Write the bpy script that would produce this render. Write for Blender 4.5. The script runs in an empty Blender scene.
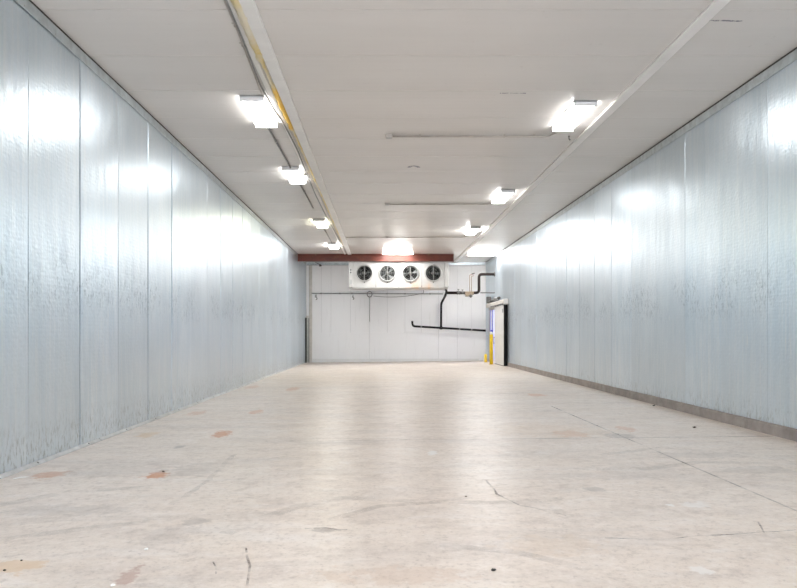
import bpy, bmesh, math, random
from mathutils import Vector, Matrix
random.seed(7)
S = bpy.context.scene
COL = S.collection
PI = math.pi

# ------------------------------------------------------------------ camera, world, exposure
F = 700.0                    # focal length in pixels of the 797 px wide frame
CX, CY = 381.8, 333.8        # vanishing point of the room
EYE = 1.25
cam_d = bpy.data.cameras.new('camera')
cam = bpy.data.objects.new('camera', cam_d)
COL.objects.link(cam)
cam.location = (0, 0, EYE)
cam.rotation_euler = (PI/2, 0, 0)
cam_d.sensor_fit = 'HORIZONTAL'
cam_d.sensor_width = 36
cam_d.lens = F/797*36
cam_d.shift_x = (398.5-CX)/797
cam_d.shift_y = (CY-294)/797
cam_d.clip_start = 0.05
cam_d.clip_end = 200
S.camera = cam

w = bpy.data.worlds.new('world'); S.world = w; w.use_nodes = True
w.node_tree.nodes['Background'].inputs[0].default_value = (0.90, 0.94, 1.0, 1)
w.node_tree.nodes['Background'].inputs[1].default_value = 3.0     # added daylight fill, entering by an unseen opening behind the viewer
S.view_settings.view_transform = 'Standard'
S.view_settings.look = 'None'
S.view_settings.gamma = 1.0
S.view_settings.use_curve_mapping = False
S.view_settings.exposure = 1.36
LAMP = 10.0                  # radiance of the fixtures' lenses

# room dimensions (metres)
XL, XR = -3.305, 4.54
ZC = 4.384
YB = 30.6
YF = -3.0
TILT = 0.08/7.8              # the floor rises slightly to the right
def zf(x): return TILT*(x-XL)

def ceil_pt(px, py, drop=0.0):
    Y = F*(ZC-drop-EYE)/(CY-py)
    return Vector(((px-CX)*Y/F, Y, ZC-drop))
def floor_pt(px, py, up=0.0):
    Y = (EYE-zf(0))*F/((py-CY)+TILT*(px-CX))
    x = (px-CX)*Y/F
    return Vector((x, Y, zf(x)+up))
def at(px, py, Y):
    return Vector(((px-CX)*Y/F, Y, EYE-(py-CY)*Y/F))

# ------------------------------------------------------------------ node helpers
def new_mat(name):
    m = bpy.data.materials.new(name); m.use_nodes = True
    nt = m.node_tree
    return m, nt, nt.nodes['Principled BSDF']
def N(nt, typ, **kw):
    n = nt.nodes.new(typ)
    for k, v in kw.items():
        if k.startswith('i_'):
            key = k[2:]
            n.inputs[int(key) if key.isdigit() else key].default_value = v
        else: setattr(n, k, v)
    return n
def L(nt, a, b): nt.links.new(a, b)
def position(nt):
    return N(nt, 'ShaderNodeNewGeometry').outputs['Position']
def scaled(nt, vec, s):
    n = N(nt, 'ShaderNodeVectorMath', operation='MULTIPLY'); L(nt, vec, n.inputs[0]); n.inputs[1].default_value = s
    return n.outputs[0]
def noise(nt, vec, scale, detail=4, rough=0.55, dist=0.0):
    n = N(nt, 'ShaderNodeTexNoise'); L(nt, vec, n.inputs['Vector'])
    n.inputs['Scale'].default_value = scale; n.inputs['Detail'].default_value = detail
    n.inputs['Roughness'].default_value = rough; n.inputs['Distortion'].default_value = dist
    return n.outputs['Fac']
def maprange(nt, v, a, b, c=0.0, d=1.0):
    n = N(nt, 'ShaderNodeMapRange'); L(nt, v, n.inputs[0])
    for i, q in zip((1, 2, 3, 4), (a, b, c, d)): n.inputs[i].default_value = q
    return n.outputs[0]
def math_(nt, op, a, b=None, clamp=False):
    n = N(nt, 'ShaderNodeMath', operation=op); n.use_clamp = clamp
    for i, q in enumerate((a, b)):
        if q is None: continue
        if isinstance(q, (int, float)): n.inputs[i].default_value = q
        else: L(nt, q, n.inputs[i])
    return n.outputs[0]
def mix(nt, fac, a, b):
    n = N(nt, 'ShaderNodeMix', data_type='RGBA')
    if isinstance(fac, (int, float)): n.inputs[0].default_value = fac
    else: L(nt, fac, n.inputs[0])
    for i, q in ((6, a), (7, b)):
        if isinstance(q, (tuple, list)): n.inputs[i].default_value = (*q[:3], 1)
        else: L(nt, q, n.inputs[i])
    return n.outputs[2]
def bump(nt, h, strength, dist=0.01, prev=None):
    n = N(nt, 'ShaderNodeBump'); L(nt, h, n.inputs['Height'])
    n.inputs['Strength'].default_value = strength; n.inputs['Distance'].default_value = dist
    if prev is not None: L(nt, prev, n.inputs['Normal'])
    return n.outputs[0]

def plain(name, col, rough=0.5, metal=0.0, var=0.12, scale=12.0, rust=None, bumpy=0.0, spec=0.5):
    """Everyday procedural material: base colour broken up by noise, optional rust blotches."""
    m, nt, b = new_mat(name)
    p = position(nt)
    n = noise(nt, p, scale, 5)
    dark = tuple(c*(1-var) for c in col); light = tuple(min(1, c*(1+var)) for c in col)
    c = mix(nt, maprange(nt, n, 0.3, 0.7), dark, light)
    if rust:
        r = maprange(nt, noise(nt, p, scale*0.6, 6, 0.7), 0.56, 0.72)
        c = mix(nt, r, c, rust)
    L(nt, c, b.inputs['Base Color'])
    b.inputs['Metallic'].default_value = metal
    b.inputs['Specular IOR Level'].default_value = spec
    L(nt, maprange(nt, n, 0.2, 0.8, max(0.02, rough-0.08), min(1, rough+0.08)), b.inputs['Roughness'])
    if bumpy: L(nt, bump(nt, noise(nt, p, scale*4, 4), bumpy, 0.004), b.inputs['Normal'])
    return m
def glow(name, col, strength):
    m, nt, b = new_mat(name)
    b.inputs['Base Color'].default_value = (0.85, 0.86, 0.86, 1)
    b.inputs['Roughness'].default_value = 0.4
    b.inputs['Emission Color'].default_value = (*col, 1)
    b.inputs['Emission Strength'].default_value = strength
    return m

# ------------------------------------------------------------------ materials
def metal_wall(name, phase):
    m, nt, b = new_mat(name)
    p = position(nt)
    sx = N(nt, 'ShaderNodeSeparateXYZ'); L(nt, p, sx.inputs[0])
    y, z = sx.outputs['Y'], sx.outputs['Z']
    pid = math_(nt, 'FLOOR', math_(nt, 'DIVIDE', math_(nt, 'SUBTRACT', y, phase), 1.12))
    wn = N(nt, 'ShaderNodeTexWhiteNoise', noise_dimensions='1D'); L(nt, pid, wn.inputs['W'])
    rnd = wn.outputs['Value']
    big = noise(nt, scaled(nt, p, (1, 1.0, 0.45)), 1.6, 5, 0.6)
    streak = noise(nt, scaled(nt, p, (1, 14, 0.5)), 1.6, 5, 0.65)
    spangle = N(nt, 'ShaderNodeTexVoronoi'); L(nt, p, spangle.inputs['Vector']); spangle.inputs['Scale'].default_value = 32
    sp = N(nt, 'ShaderNodeSeparateColor'); L(nt, spangle.outputs['Color'], sp.inputs[0])
    c = mix(nt, maprange(nt, big, 0.3, 0.7), (0.58, 0.685, 0.765), (0.72, 0.81, 0.88))
    c = mix(nt, math_(nt, 'MULTIPLY', maprange(nt, streak, 0.45, 0.75), 0.5), c, (0.86, 0.88, 0.89))
    c = mix(nt, math_(nt, 'MULTIPLY', sp.outputs[0], 0.14), c, (0.54, 0.59, 0.62))
    c = mix(nt, math_(nt, 'MULTIPLY', rnd, 0.45), c, (0.60, 0.66, 0.70))
    # scuffed band at pallet height, white and dark scratches
    band = math_(nt, 'MULTIPLY', maprange(nt, z, 1.35, 1.7), maprange(nt, z, 2.25, 1.9))
    scr = noise(nt, scaled(nt, p, (1, 5, 2.2)), 5.0, 6, 0.75, 0.8)
    patch = noise(nt, scaled(nt, p, (1, 1.1, 1)), 0.9, 2)
    sc = math_(nt, 'MULTIPLY', math_(nt, 'MULTIPLY', maprange(nt, scr, 0.51, 0.60), maprange(nt, patch, 0.40, 0.52)), band)
    c = mix(nt, math_(nt, 'MULTIPLY', sc, 0.6), c, (0.26, 0.33, 0.39))
    low = math_(nt, 'MULTIPLY', maprange(nt, z, 0.5, 0.9), maprange(nt, z, 2.0, 1.6))
    wsc = math_(nt, 'MULTIPLY', maprange(nt, noise(nt, scaled(nt, p, (1, 9, 1.2)), 3.2, 6, 0.7, 0.6), 0.60, 0.68), low)
    c = mix(nt, math_(nt, 'MULTIPLY', wsc, 0.45), c, (0.85, 0.85, 0.82))
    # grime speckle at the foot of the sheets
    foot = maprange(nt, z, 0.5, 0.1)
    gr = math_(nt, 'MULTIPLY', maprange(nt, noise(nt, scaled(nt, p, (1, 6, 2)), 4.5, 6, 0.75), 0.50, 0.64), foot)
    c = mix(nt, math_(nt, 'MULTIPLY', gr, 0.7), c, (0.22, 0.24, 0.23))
    L(nt, c, b.inputs['Base Color'])
    b.inputs['Metallic'].default_value = 0.85
    r = maprange(nt, big, 0.25, 0.75, 0.27, 0.37)
    r = math_(nt, 'ADD', r, math_(nt, 'MULTIPLY', rnd, 0.05))
    r = math_(nt, 'ADD', r, math_(nt, 'MULTIPLY', sc, 0.06), True)
    L(nt, r, b.inputs['Roughness'])
    # oil-canning waves and embossed dimples
    n1 = bump(nt, noise(nt, scaled(nt, p, (1, 1.6, 0.5)), 1.5, 2), 0.55, 0.03)
    n2 = bump(nt, noise(nt, p, 22, 2, 0.5), 0.35, 0.008, n1)
    da = math_(nt, 'SINE', math_(nt, 'MULTIPLY', math_(nt, 'ADD', y, z), 2*PI/0.085))
    db = math_(nt, 'SINE', math_(nt, 'MULTIPLY', math_(nt, 'SUBTRACT', y, z), 2*PI/0.085))
    n3 = bump(nt, math_(nt, 'MULTIPLY', da, db), 0.10, 0.0022, n2)
    L(nt, n3, b.inputs['Normal'])
    return m

def ceiling_mat():
    m, nt, b = new_mat('ceiling_sheet')
    p = position(nt)
    n = noise(nt, scaled(nt, p, (0.25, 1, 1)), 1.1, 5)
    c = mix(nt, maprange(nt, n, 0.3, 0.7), (0.715, 0.685, 0.655), (0.765, 0.735, 0.705))
    d = noise(nt, p, 9, 6, 0.75)
    c = mix(nt, math_(nt, 'MULTIPLY', maprange(nt, d, 0.62, 0.75), 0.25), c, (0.42, 0.39, 0.35))
    L(nt, c, b.inputs['Base Color'])
    b.inputs['Roughness'].default_value = 0.26
    b.inputs['Anisotropic'].default_value = 0.6
    b.inputs['Specular IOR Level'].default_value = 0.4
    b.inputs['Anisotropic Rotation'].default_value = 0.0
    t = N(nt, 'ShaderNodeTangent', direction_type='UV_MAP'); t.uv_map = 'UVMap'
    L(nt, t.outputs[0], b.inputs['Tangent'])
    sx = N(nt, 'ShaderNodeSeparateXYZ'); L(nt, p, sx.inputs[0])
    rib = math_(nt, 'SINE', math_(nt, 'MULTIPLY', sx.outputs['Y'], 2*PI/0.14))
    L(nt, bump(nt, rib, 0.12, 0.0015), b.inputs['Normal'])
    return m

def stain(nt, p, base, pt, rx, ry, col, amt, nz):
    s = N(nt, 'ShaderNodeVectorMath', operation='SUBTRACT'); L(nt, p, s.inputs[0]); s.inputs[1].default_value = (pt.x, pt.y, 0)
    v = scaled(nt, s.outputs[0], (1/rx, 1/ry, 0))
    ln = N(nt, 'ShaderNodeVectorMath', operation='LENGTH'); L(nt, v, ln.inputs[0])
    d = math_(nt, 'ADD', ln.outputs['Value'], nz)
    f = math_(nt, 'MULTIPLY', maprange(nt, d, 1.0, 0.72), amt)
    return mix(nt, f, base, col)

def floor_mat():
    m, nt, b = new_mat('worn_concrete')
    p = position(nt)
    n1 = noise(nt, p, 0.45, 6, 0.6)
    n2 = noise(nt, scaled(nt, p, (0.5, 2.2, 1)), 0.9, 6, 0.65, 0.4)
    n3 = noise(nt, p, 7, 8, 0.75)
    n4 = noise(nt, p, 30, 4, 0.8)
    n5 = noise(nt, scaled(nt, p, (0.8, 1.2, 1)), 2.2, 9, 0.78, 0.5)
    n6 = noise(nt, p, 15, 4, 0.85)
    c = mix(nt, maprange(nt, n1, 0.32, 0.68), (0.625, 0.53, 0.45), (0.69, 0.61, 0.54))
    c = mix(nt, math_(nt, 'MULTIPLY', maprange(nt, n2, 0.5, 0.72), 0.55), c, (0.44, 0.395, 0.37))
    c = mix(nt, math_(nt, 'MULTIPLY', maprange(nt, n2, 0.45, 0.28), 0.5), c, (0.68, 0.645, 0.62))
    c = mix(nt, math_(nt, 'MULTIPLY', maprange(nt, n3, 0.53, 0.70), 0.55), c, (0.40, 0.34, 0.30))
    c = mix(nt, math_(nt, 'MULTIPLY', maprange(nt, n3, 0.42, 0.28), 0.35), c, (0.72, 0.68, 0.65))
    c = mix(nt, math_(nt, 'MULTIPLY', maprange(nt, n4, 0.56, 0.70), 0.5), c, (0.33, 0.28, 0.25))
    c = mix(nt, math_(nt, 'MULTIPLY', maprange(nt, n5, 0.50, 0.66), 0.5), c, (0.45, 0.375, 0.33))
    c = mix(nt, math_(nt, 'MULTIPLY', maprange(nt, n5, 0.45, 0.33), 0.5), c, (0.74, 0.69, 0.66))
    c = mix(nt, math_(nt, 'MULTIPLY', maprange(nt, n6, 0.52, 0.68), 0.4), c, (0.38, 0.31, 0.27))
    c = mix(nt, math_(nt, 'MULTIPLY', maprange(nt, n6, 0.46, 0.34), 0.35), c, (0.78, 0.72, 0.68))
    nz = maprange(nt, noise(nt, scaled(nt, p, (1, 1, 1)), 9, 6, 0.75), 0.25, 0.75, -0.9, 0.9)
    rust, tan, dark, pale = (0.50, 0.20, 0.07), (0.60, 0.43, 0.27), (0.30, 0.26, 0.24), (0.74, 0.72, 0.70)
    for px, py, wx, hy, col, amt in (
        (157, 475, 12, 4, rust, 0.95), (50, 475, 17, 4, rust, 0.6), (222, 434, 9, 4, rust, 0.85),
        (256, 412, 7, 2.5, rust, 0.55), (197, 413, 9, 2.5, rust, 0.4), (147, 435, 10, 3, tan, 0.7),
        (293, 389, 7, 2, rust, 0.5), (252, 387, 7, 2, rust, 0.35), (16, 567, 24, 9, tan, 0.75),
        (130, 575, 10, 9, (0.36, 0.20, 0.15), 0.6), (536, 395, 9, 1.5, rust, 0.6), (571, 434, 16, 4, rust, 0.35),
        (550, 430, 60, 8, tan, 0.22), (627, 429, 8, 3, rust, 0.4), (195, 522, 14, 4, dark, 0.4),
        (180, 447, 5, 1.5, dark, 0.7), (170, 535, 26, 12, dark, 0.22), (326, 530, 18, 2, dark, 0.55),
        (592, 489, 12, 3, dark, 0.45), (623, 436, 16, 3, dark, 0.55), (695, 505, 14, 4, pale, 0.5),
        (700, 570, 12, 5, pale, 0.6), (433, 453, 6, 2, pale, 0.9), (548, 545, 60, 10, tan, 0.2),
        (400, 575, 90, 9, (0.55, 0.40, 0.30), 0.35), (670, 505, 4, 1.5, pale, 0.8), (120, 470, 60, 6, dark, 0.22),
        (60, 510, 70, 6, dark, 0.25), (195, 470, 26, 8, dark, 0.25), (760, 470, 40, 4, dark, 0.3),
        (700, 455, 60, 3, dark, 0.25), (640, 470, 40, 8, dark, 0.18)):
        q = floor_pt(px, py)
        ry = abs(floor_pt(px, py-hy).y-floor_pt(px, py+hy).y)/2
        c = stain(nt, p, c, q, wx*q.y/F, ry, col, amt, nz)
    L(nt, c, b.inputs['Base Color'])
    L(nt, maprange(nt, n3, 0.3, 0.7, 0.28, 0.46), b.inputs['Roughness'])
    h = math_(nt, 'ADD', math_(nt, 'MULTIPLY', n3, 0.6), math_(nt, 'MULTIPLY', n4, 0.3))
    L(nt, bump(nt, h, 0.25, 0.006), b.inputs['Normal'])
    return m

def worn_mark(name, col, amt, scale):
    m, nt, b = new_mat(name)
    p = position(nt)
    b.inputs['Base Color'].default_value = (*col, 1); b.inputs['Roughness'].default_value = 0.75
    f = maprange(nt, noise(nt, p, scale, 6, 0.7), 0.38, 0.62, 0.0, amt)
    L(nt, f, b.inputs['Alpha'])
    return m

def white_wall():
    m, nt, b = new_mat('white_wall_panel')
    p = position(nt)
    n = noise(nt, scaled(nt, p, (1, 1, 0.4)), 1.3, 5)
    c = mix(nt, maprange(nt, n, 0.3, 0.7), (0.91, 0.91, 0.915), (0.94, 0.94, 0.945))
    st = noise(nt, scaled(nt, p, (9, 1, 0.5)), 1.4, 5, 0.7)
    c = mix(nt, math_(nt, 'MULTIPLY', maprange(nt, st, 0.58, 0.75), 0.25), c, (0.5, 0.48, 0.45))
    L(nt, c, b.inputs['Base Color']); b.inputs['Roughness'].default_value = 0.4
    return m

def foam_mat():
    m, nt, b = new_mat('yellow_foam')
    p = position(nt)
    sx = N(nt, 'ShaderNodeSeparateXYZ'); L(nt, p, sx.inputs[0])
    n = noise(nt, p, 3.0, 5, 0.7)
    c = mix(nt, maprange(nt, n, 0.35, 0.65), (0.80, 0.70, 0.42), (0.76, 0.57, 0.17))
    pale = maprange(nt, noise(nt, scaled(nt, p, (1, 0.8, 1)), 1.7, 4, 0.6), 0.42, 0.6)
    c = mix(nt, math_(nt, 'MULTIPLY', pale, 0.75), c, (0.82, 0.77, 0.66))
    o = math_(nt, 'MULTIPLY', maprange(nt, sx.outputs['Y'], 8.75, 8.95), maprange(nt, sx.outputs['Y'], 10.75, 10.5))
    c = mix(nt, math_(nt, 'MULTIPLY', o, 0.85), c, (0.93, 0.58, 0.06))
    L(nt, c, b.inputs['Base Color']); b.inputs['Roughness'].default_value = 0.7
    L(nt, bump(nt, noise(nt, p, 30, 4), 0.6, 0.01), b.inputs['Normal'])
    return m

def casing_mat():
    m, nt, b = new_mat('evaporator_white')
    p = position(nt)
    n = noise(nt, p, 3, 5)
    c = mix(nt, maprange(nt, n, 0.3, 0.7), (0.47, 0.465, 0.45), (0.55, 0.545, 0.53))
    sx = N(nt, 'ShaderNodeSeparateXYZ'); L(nt, p, sx.inputs[0])
    reg = math_(nt, 'MULTIPLY', maprange(nt, sx.outputs['X'], 0.7, 1.2), maprange(nt, sx.outputs['X'], 2.5, 1.9))
    reg = math_(nt, 'MULTIPLY', reg, maprange(nt, sx.outputs['Z'], 3.55, 3.1))
    r = maprange(nt, noise(nt, scaled(nt, p, (1.5, 1, 0.6)), 2.2, 5, 0.65), 0.40, 0.68)
    c = mix(nt, math_(nt, 'MULTIPLY', math_(nt, 'MULTIPLY', r, reg), 0.7), c, (0.62, 0.34, 0.16))
    L(nt, c, b.inputs['Base Color']); b.inputs['Roughness'].default_value = 0.35
    return m

M = {
 'wall_l': metal_wall('galvanised_sheet_left', 6.56), 'wall_r': metal_wall('galvanised_sheet_right', 8.25),
 'ceiling': ceiling_mat(), 'floor': floor_mat(), 'white_wall': white_wall(), 'foam': foam_mat(), 'casing': casing_mat(),
 'gap': plain('dark_gap', (0.05, 0.05, 0.047), 0.9),
 'backing': plain('seam_backing', (0.42, 0.43, 0.43), 0.8),
 'ceil_gap': plain('ceiling_seam', (0.34, 0.32, 0.30), 0.8),
 'flashing': plain('galvanised_flashing', (0.54, 0.59, 0.61), 0.4, 0.8, 0.18, 9),
 'base_strip': plain('pale_base_strip', (0.50, 0.51, 0.51), 0.45, 0.1, 0.2, 6),
 'kerb': plain('kerb_concrete', (0.30, 0.265, 0.245), 0.8, 0, 0.22, 5, (0.36, 0.34, 0.31), 0.5),
 'batten': plain('painted_batten', (0.86, 0.845, 0.82), 0.45, 0, 0.05, 3),
 'white': plain('white_paint', (0.80, 0.80, 0.79), 0.4, 0, 0.04, 4),
 'offwhite': plain('offwhite_trim', (0.66, 0.63, 0.59), 0.55, 0, 0.12, 5),
 'fixture': plain('fixture_white', (0.84, 0.83, 0.82), 0.45, 0, 0.04, 4),
 'lens': glow('lit_lens', (1.0, 0.985, 0.965), LAMP),
 'lens_mid': glow('lit_lens_cross', (1.0, 0.99, 0.975), LAMP*3.0),
 'lens_far': glow('lit_lens_boosted', (1.0, 0.99, 0.975), LAMP*3.6),  # output of the far lenses boosted to brighten the back wall
 'lens_warm': glow('lit_lens_yellowish', (1.0, 0.97, 0.74), LAMP*1.7),
 'beam': plain('red_oxide_steel', (0.125, 0.024, 0.012), 0.5, 0.1, 0.25, 5, (0.17, 0.055, 0.025)),
 'pipe_brown': plain('dark_brown_pipe', (0.016, 0.011, 0.010), 0.9, 0.0, 0.3, 14, spec=0.15),
 'pipe_black': plain('black_pipe', (0.022, 0.022, 0.024), 0.75, 0.0, 0.3, 12, spec=0.25),
 'black': plain('black_rubber', (0.008, 0.008, 0.009), 0.85, 0, 0.2, spec=0.15),
 'copper': plain('dull_copper', (0.36, 0.22, 0.16), 0.4, 0.7, 0.2, 20),
 'brass': plain('aged_brass', (0.26, 0.20, 0.14), 0.5, 0.3, 0.25, 20),
 'steel': plain('grey_steel', (0.36, 0.36, 0.35), 0.4, 0.7, 0.15, 10),
 'conduit': plain('painted_conduit', (0.46, 0.42, 0.38), 0.45, 0.4, 0.15, 8),
 'cable': plain('dark_cable', (0.24, 0.235, 0.225), 0.6, 0, 0.2, 9),
 'alu': plain('aluminium_blade', (0.24, 0.25, 0.25), 0.4, 0.4, 0.1, 9),
 'alu_shaded': plain('shaded_blade', (0.055, 0.06, 0.06), 0.45, 0.4, 0.3, 9),  # same blade metal, the outer fans' shade put into its colour
 'ring': plain('fan_ring', (0.40, 0.40, 0.39), 0.4, 0.2, 0.1, 9),
 'inside': plain('fan_throat', (0.02, 0.022, 0.022), 0.8),
 'post': plain('grey_green_steel', (0.55, 0.58, 0.54), 0.5, 0.3, 0.12, 6),
 'jamb': plain('grey_jamb', (0.42, 0.42, 0.43), 0.45, 0.4, 0.1, 6),
 'yellow': plain('safety_yellow', (0.82, 0.58, 0.015), 0.4, 0, 0.08, 6),
 'leaf': plain('door_leaf_white', (0.74, 0.735, 0.72), 0.4, 0, 0.05, 3),
 'lavender': plain('lavender_wall', (0.50, 0.52, 0.84), 0.5, 0, 0.06, 3),
 'blue': plain('blue_cap', (0.06, 0.08, 0.55), 0.45, 0, 0.1, 6),
 'motor': plain('dark_motor', (0.10, 0.095, 0.09), 0.4, 0.5, 0.3, 15),
 'crack': worn_mark('floor_crack', (0.27, 0.22, 0.19), 0.6, 6.0),
 'joint': worn_mark('floor_joint', (0.30, 0.25, 0.22), 0.6, 1.6),
 'tyre': worn_mark('tyre_scuff', (0.34, 0.29, 0.26), 0.16, 3.2),
 'mark': worn_mark('ceiling_scuff', (0.20, 0.20, 0.26), 0.9, 30),
 'debris': plain('brown_debris', (0.09, 0.05, 0.03), 0.8, 0, 0.3, 60),
 'debris_black': plain('black_debris', (0.02, 0.018, 0.015), 0.7, 0, 0.3, 60),
 'debris_white': plain('white_debris', (0.85, 0.84, 0.82), 0.6, 0, 0.05, 60),
}

# ------------------------------------------------------------------ mesh helpers
class MB:
    """Collects shapes in world coordinates and links them as ONE mesh object."""
    def __init__(s): s.bm = bmesh.new(); s.mi = 0
    def mat(s, i): s.mi = i; return s
    def face(s, vs, smooth=False):
        try: f = s.bm.faces.new(vs)
        except ValueError: return
        f.material_index = s.mi; f.smooth = smooth
        return f
    def v(s, *c): return s.bm.verts.new(c[0] if len(c) == 1 else c)
    def box(s, x0, x1, y0, y1, z0, z1, bev=0.0):
        vs = [s.v(x, y, z) for z in (z0, z1) for y in (y0, y1) for x in (x0, x1)]
        fs = [s.face([vs[i] for i in q]) for q in ((0, 2, 3, 1), (4, 5, 7, 6), (0, 1, 5, 4), (2, 6, 7, 3), (0, 4, 6, 2), (1, 3, 7, 5))]
        if bev:
            es = list({e for f in fs for e in f.edges})
            r = bmesh.ops.bevel(s.bm, geom=es, offset=bev, segments=2, affect='EDGES', profile=0.6)
            for f in r['faces']: f.material_index = s.mi
        return s
    def poly(s, pts, d):
        """prism: polygon pts extruded by vector d"""
        d = Vector(d); a = [s.v(Vector(p)) for p in pts]; b = [s.v(Vector(p)+d) for p in pts]
        s.face(a[::-1]); s.face(b)
        n = len(a)
        for i in range(n): s.face([a[i], a[(i+1) % n], b[(i+1) % n], b[i]])
        return s
    def tube(s, pts, r, n=12, cap=True, rounds=0.0):
        pts = [Vector(p) for p in pts]
        if rounds: pts = fillet(pts, rounds)
        rings = []; up = None
        for i, p in enumerate(pts):
            t = ((pts[min(i+1, len(pts)-1)]-p).normalized()+(p-pts[max(i-1, 0)]).normalized()).normalized()
            if up is None: up = t.orthogonal().normalized()
            up = (up-t*up.dot(t)).normalized(); sd = t.cross(up)
            rr = r[i] if isinstance(r, (list, tuple)) else r
            rings.append([s.v(p+(up*math.cos(2*PI*k/n)+sd*math.sin(2*PI*k/n))*rr) for k in range(n)])
        for a, b in zip(rings, rings[1:]):
            for k in range(n): s.face([a[k], a[(k+1) % n], b[(k+1) % n], b[k]], True)
        if cap: s.face(rings[0][::-1]); s.face(rings[-1])
        return s
    def lathe(s, c, axis, prof, n=32):
        """prof: (radius, distance along axis)"""
        c = Vector(c); a = Vector(axis).normalized(); u = a.orthogonal().normalized(); w_ = a.cross(u)
        rings = []
        for r, h in prof:
            if r < 1e-6: rings.append([s.v(c+a*h)])
            else: rings.append([s.v(c+a*h+(u*math.cos(2*PI*k/n)+w_*math.sin(2*PI*k/n))*r) for k in range(n)])
        for p, q in zip(rings, rings[1:]):
            for k in range(n):
                k2 = (k+1) % n
                if len(p) == 1 and len(q) == 1: continue
                if len(p) == 1: s.face([p[0], q[k2], q[k]], True)
                elif len(q) == 1: s.face([p[k], p[k2], q[0]], True)
                else: s.face([p[k], p[k2], q[k2], q[k]], True)
        return s
    def build(s, name, mats, parent=None, origin=None):
        bmesh.ops.recalc_face_normals(s.bm, faces=s.bm.faces[:])
        if parent is not None: o0 = world_loc(parent)
        elif origin == 'world': o0 = Vector((0, 0, 0))
        else:
            vs = [v.co for v in s.bm.verts]
            o0 = Vector(((min(v.x for v in vs)+max(v.x for v in vs))/2, (min(v.y for v in vs)+max(v.y for v in vs))/2, min(v.z for v in vs)))
        for v in s.bm.verts: v.co -= o0
        me = bpy.data.meshes.new(name); s.bm.to_mesh(me); s.bm.free()
        for m in (mats if isinstance(mats, (list, tuple)) else [mats]): me.materials.append(M[m])
        o = bpy.data.objects.new(name, me); COL.objects.link(o)
        if parent is not None: o.parent = parent
        else: o.location = o0
        return o
def world_loc(o):
    p = Vector(o.location)
    while o.parent: o = o.parent; p += Vector(o.location)
    return p
def fillet(pts, r):
    out = [pts[0]]
    for a, p, b in zip(pts, pts[1:], pts[2:]):
        u, v = a-p, b-p
        q = min(r, u.length*0.48, v.length*0.48)
        p0, p1 = p+u.normalized()*q, p+v.normalized()*q
        for k in range(7):
            t = k/6; out.append((1-t)**2*p0+2*t*(1-t)*p+t*t*p1)
    out.append(pts[-1])
    return out
def tag(o, label, cat, group=None):
    o['kind'] = 'thing'; o['label'] = label; o['category'] = cat
    if group: o['group'] = group
    return o
def thing(name, label, cat, loc, group=None):
    o = bpy.data.objects.new(name, None); COL.objects.link(o); o.location = loc
    o.empty_display_size = 0.1
    return tag(o, label, cat, group)
def struct(o): o['kind'] = 'structure'; return o

# ================================================================== THE SETTING
# --- floor: one slab plus saw cuts, cracks and scuffs lying on it
def ribbon(mb, pts, wid, up=0.0015, jitter=0.0):
    P = [floor_pt(*q, up) for q in pts]
    Q = [P[0]]
    for a, b in zip(P, P[1:]):
        n = max(2, int((b-a).length/0.12))
        for k in range(1, n+1): Q.append(a.lerp(b, k/n))
    if jitter:
        for q in Q[1:-1]:
            q.x += random.uniform(-jitter, jitter); q.y += random.uniform(-jitter, jitter)
    prev = None
    for i, q in enumerate(Q):
        t = (Q[min(i+1, len(Q)-1)]-Q[max(i-1, 0)]); t.z = 0; t.normalize()
        n = Vector((-t.y, t.x, 0))*(wid/2)*(random.uniform(0.55, 1.2) if jitter else 1)
        a, b = q+n, q-n
        a.z = zf(a.x)+up; b.z = zf(b.x)+up
        cur = (mb.v(a), mb.v(b))
        if prev: mb.face([prev[0], prev[1], cur[1], cur[0]])
        prev = cur
f = MB()
A = [(-3.5, YF-.2), (4.9, YF-.2), (4.9, YB+.3), (-3.5, YB+.3)]
f.poly([(x, y, zf(x)) for x, y in A], (0, 0, -0.25))
f.mat(1)
def plan(x, y, up=0.0015): return Vector((x, y, zf(x)+up))
def line(mb, a, b, wid):
    t = Vector((b[0]-a[0], b[1]-a[1])).normalized(); n = Vector((-t.y, t.x))*wid/2
    vs = [mb.v(plan(p[0]+s*n.x, p[1]+s*n.y)) for p, s in ((a, 1), (a, -1), (b, -1), (b, 1))]
    mb.face(vs)
line(f, (2.78, -2.9), (2.78, 11.5), 0.020)
for y in (8.0, 14.0): line(f, (-1.1, y), (4.48, y), 0.018)
f.mat(2)
ribbon(f, [(486, 480), (498, 494), (521, 505), (551, 512), (566, 516)], 0.02, 0.0016, 0.014)
ribbon(f, [(605, 538), (650, 540), (700, 536), (740, 534), (796, 530)], 0.012, 0.0016, 0.012)
ribbon(f, [(246, 548), (249, 566), (247, 586)], 0.014, 0.0016, 0.012)
ribbon(f, [(213, 562), (216, 574)], 0.01, 0.0016, 0.008)
ribbon(f, [(758, 522), (764, 533)], 0.01, 0.0016, 0.008)
ribbon(f, [(305, 529), (330, 528), (347, 530)], 0.03, 0.0016, 0.02)
ribbon(f, [(290, 438), (350, 439), (430, 438)], 0.012, 0.0016, 0.012)
f.mat(3)
ribbon(f, [(236, 454), (215, 474), (196, 490), (170, 505)], 0.05, 0.0016, 0.015)
ribbon(f, [(225, 534), (260, 519), (300, 506), (345, 498), (424, 502), (498, 503), (560, 499)], 0.11, 0.0013)
ribbon(f, [(330, 520), (380, 506), (430, 503), (470, 497)], 0.08, 0.0013)
ribbon(f, [(440, 545), (520, 553), (590, 570)], 0.08, 0.0013)
ribbon(f, [(0, 505), (70, 492), (150, 487)], 0.12, 0.0013)
ribbon(f, [(0, 540), (90, 528), (150, 522)], 0.10, 0.0013)
ribbon(f, [(640, 470), (700, 462), (797, 464)], 0.12, 0.0013)
ribbon(f, [(600, 455), (660, 448), (720, 452)], 0.10, 0.0013)
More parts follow.
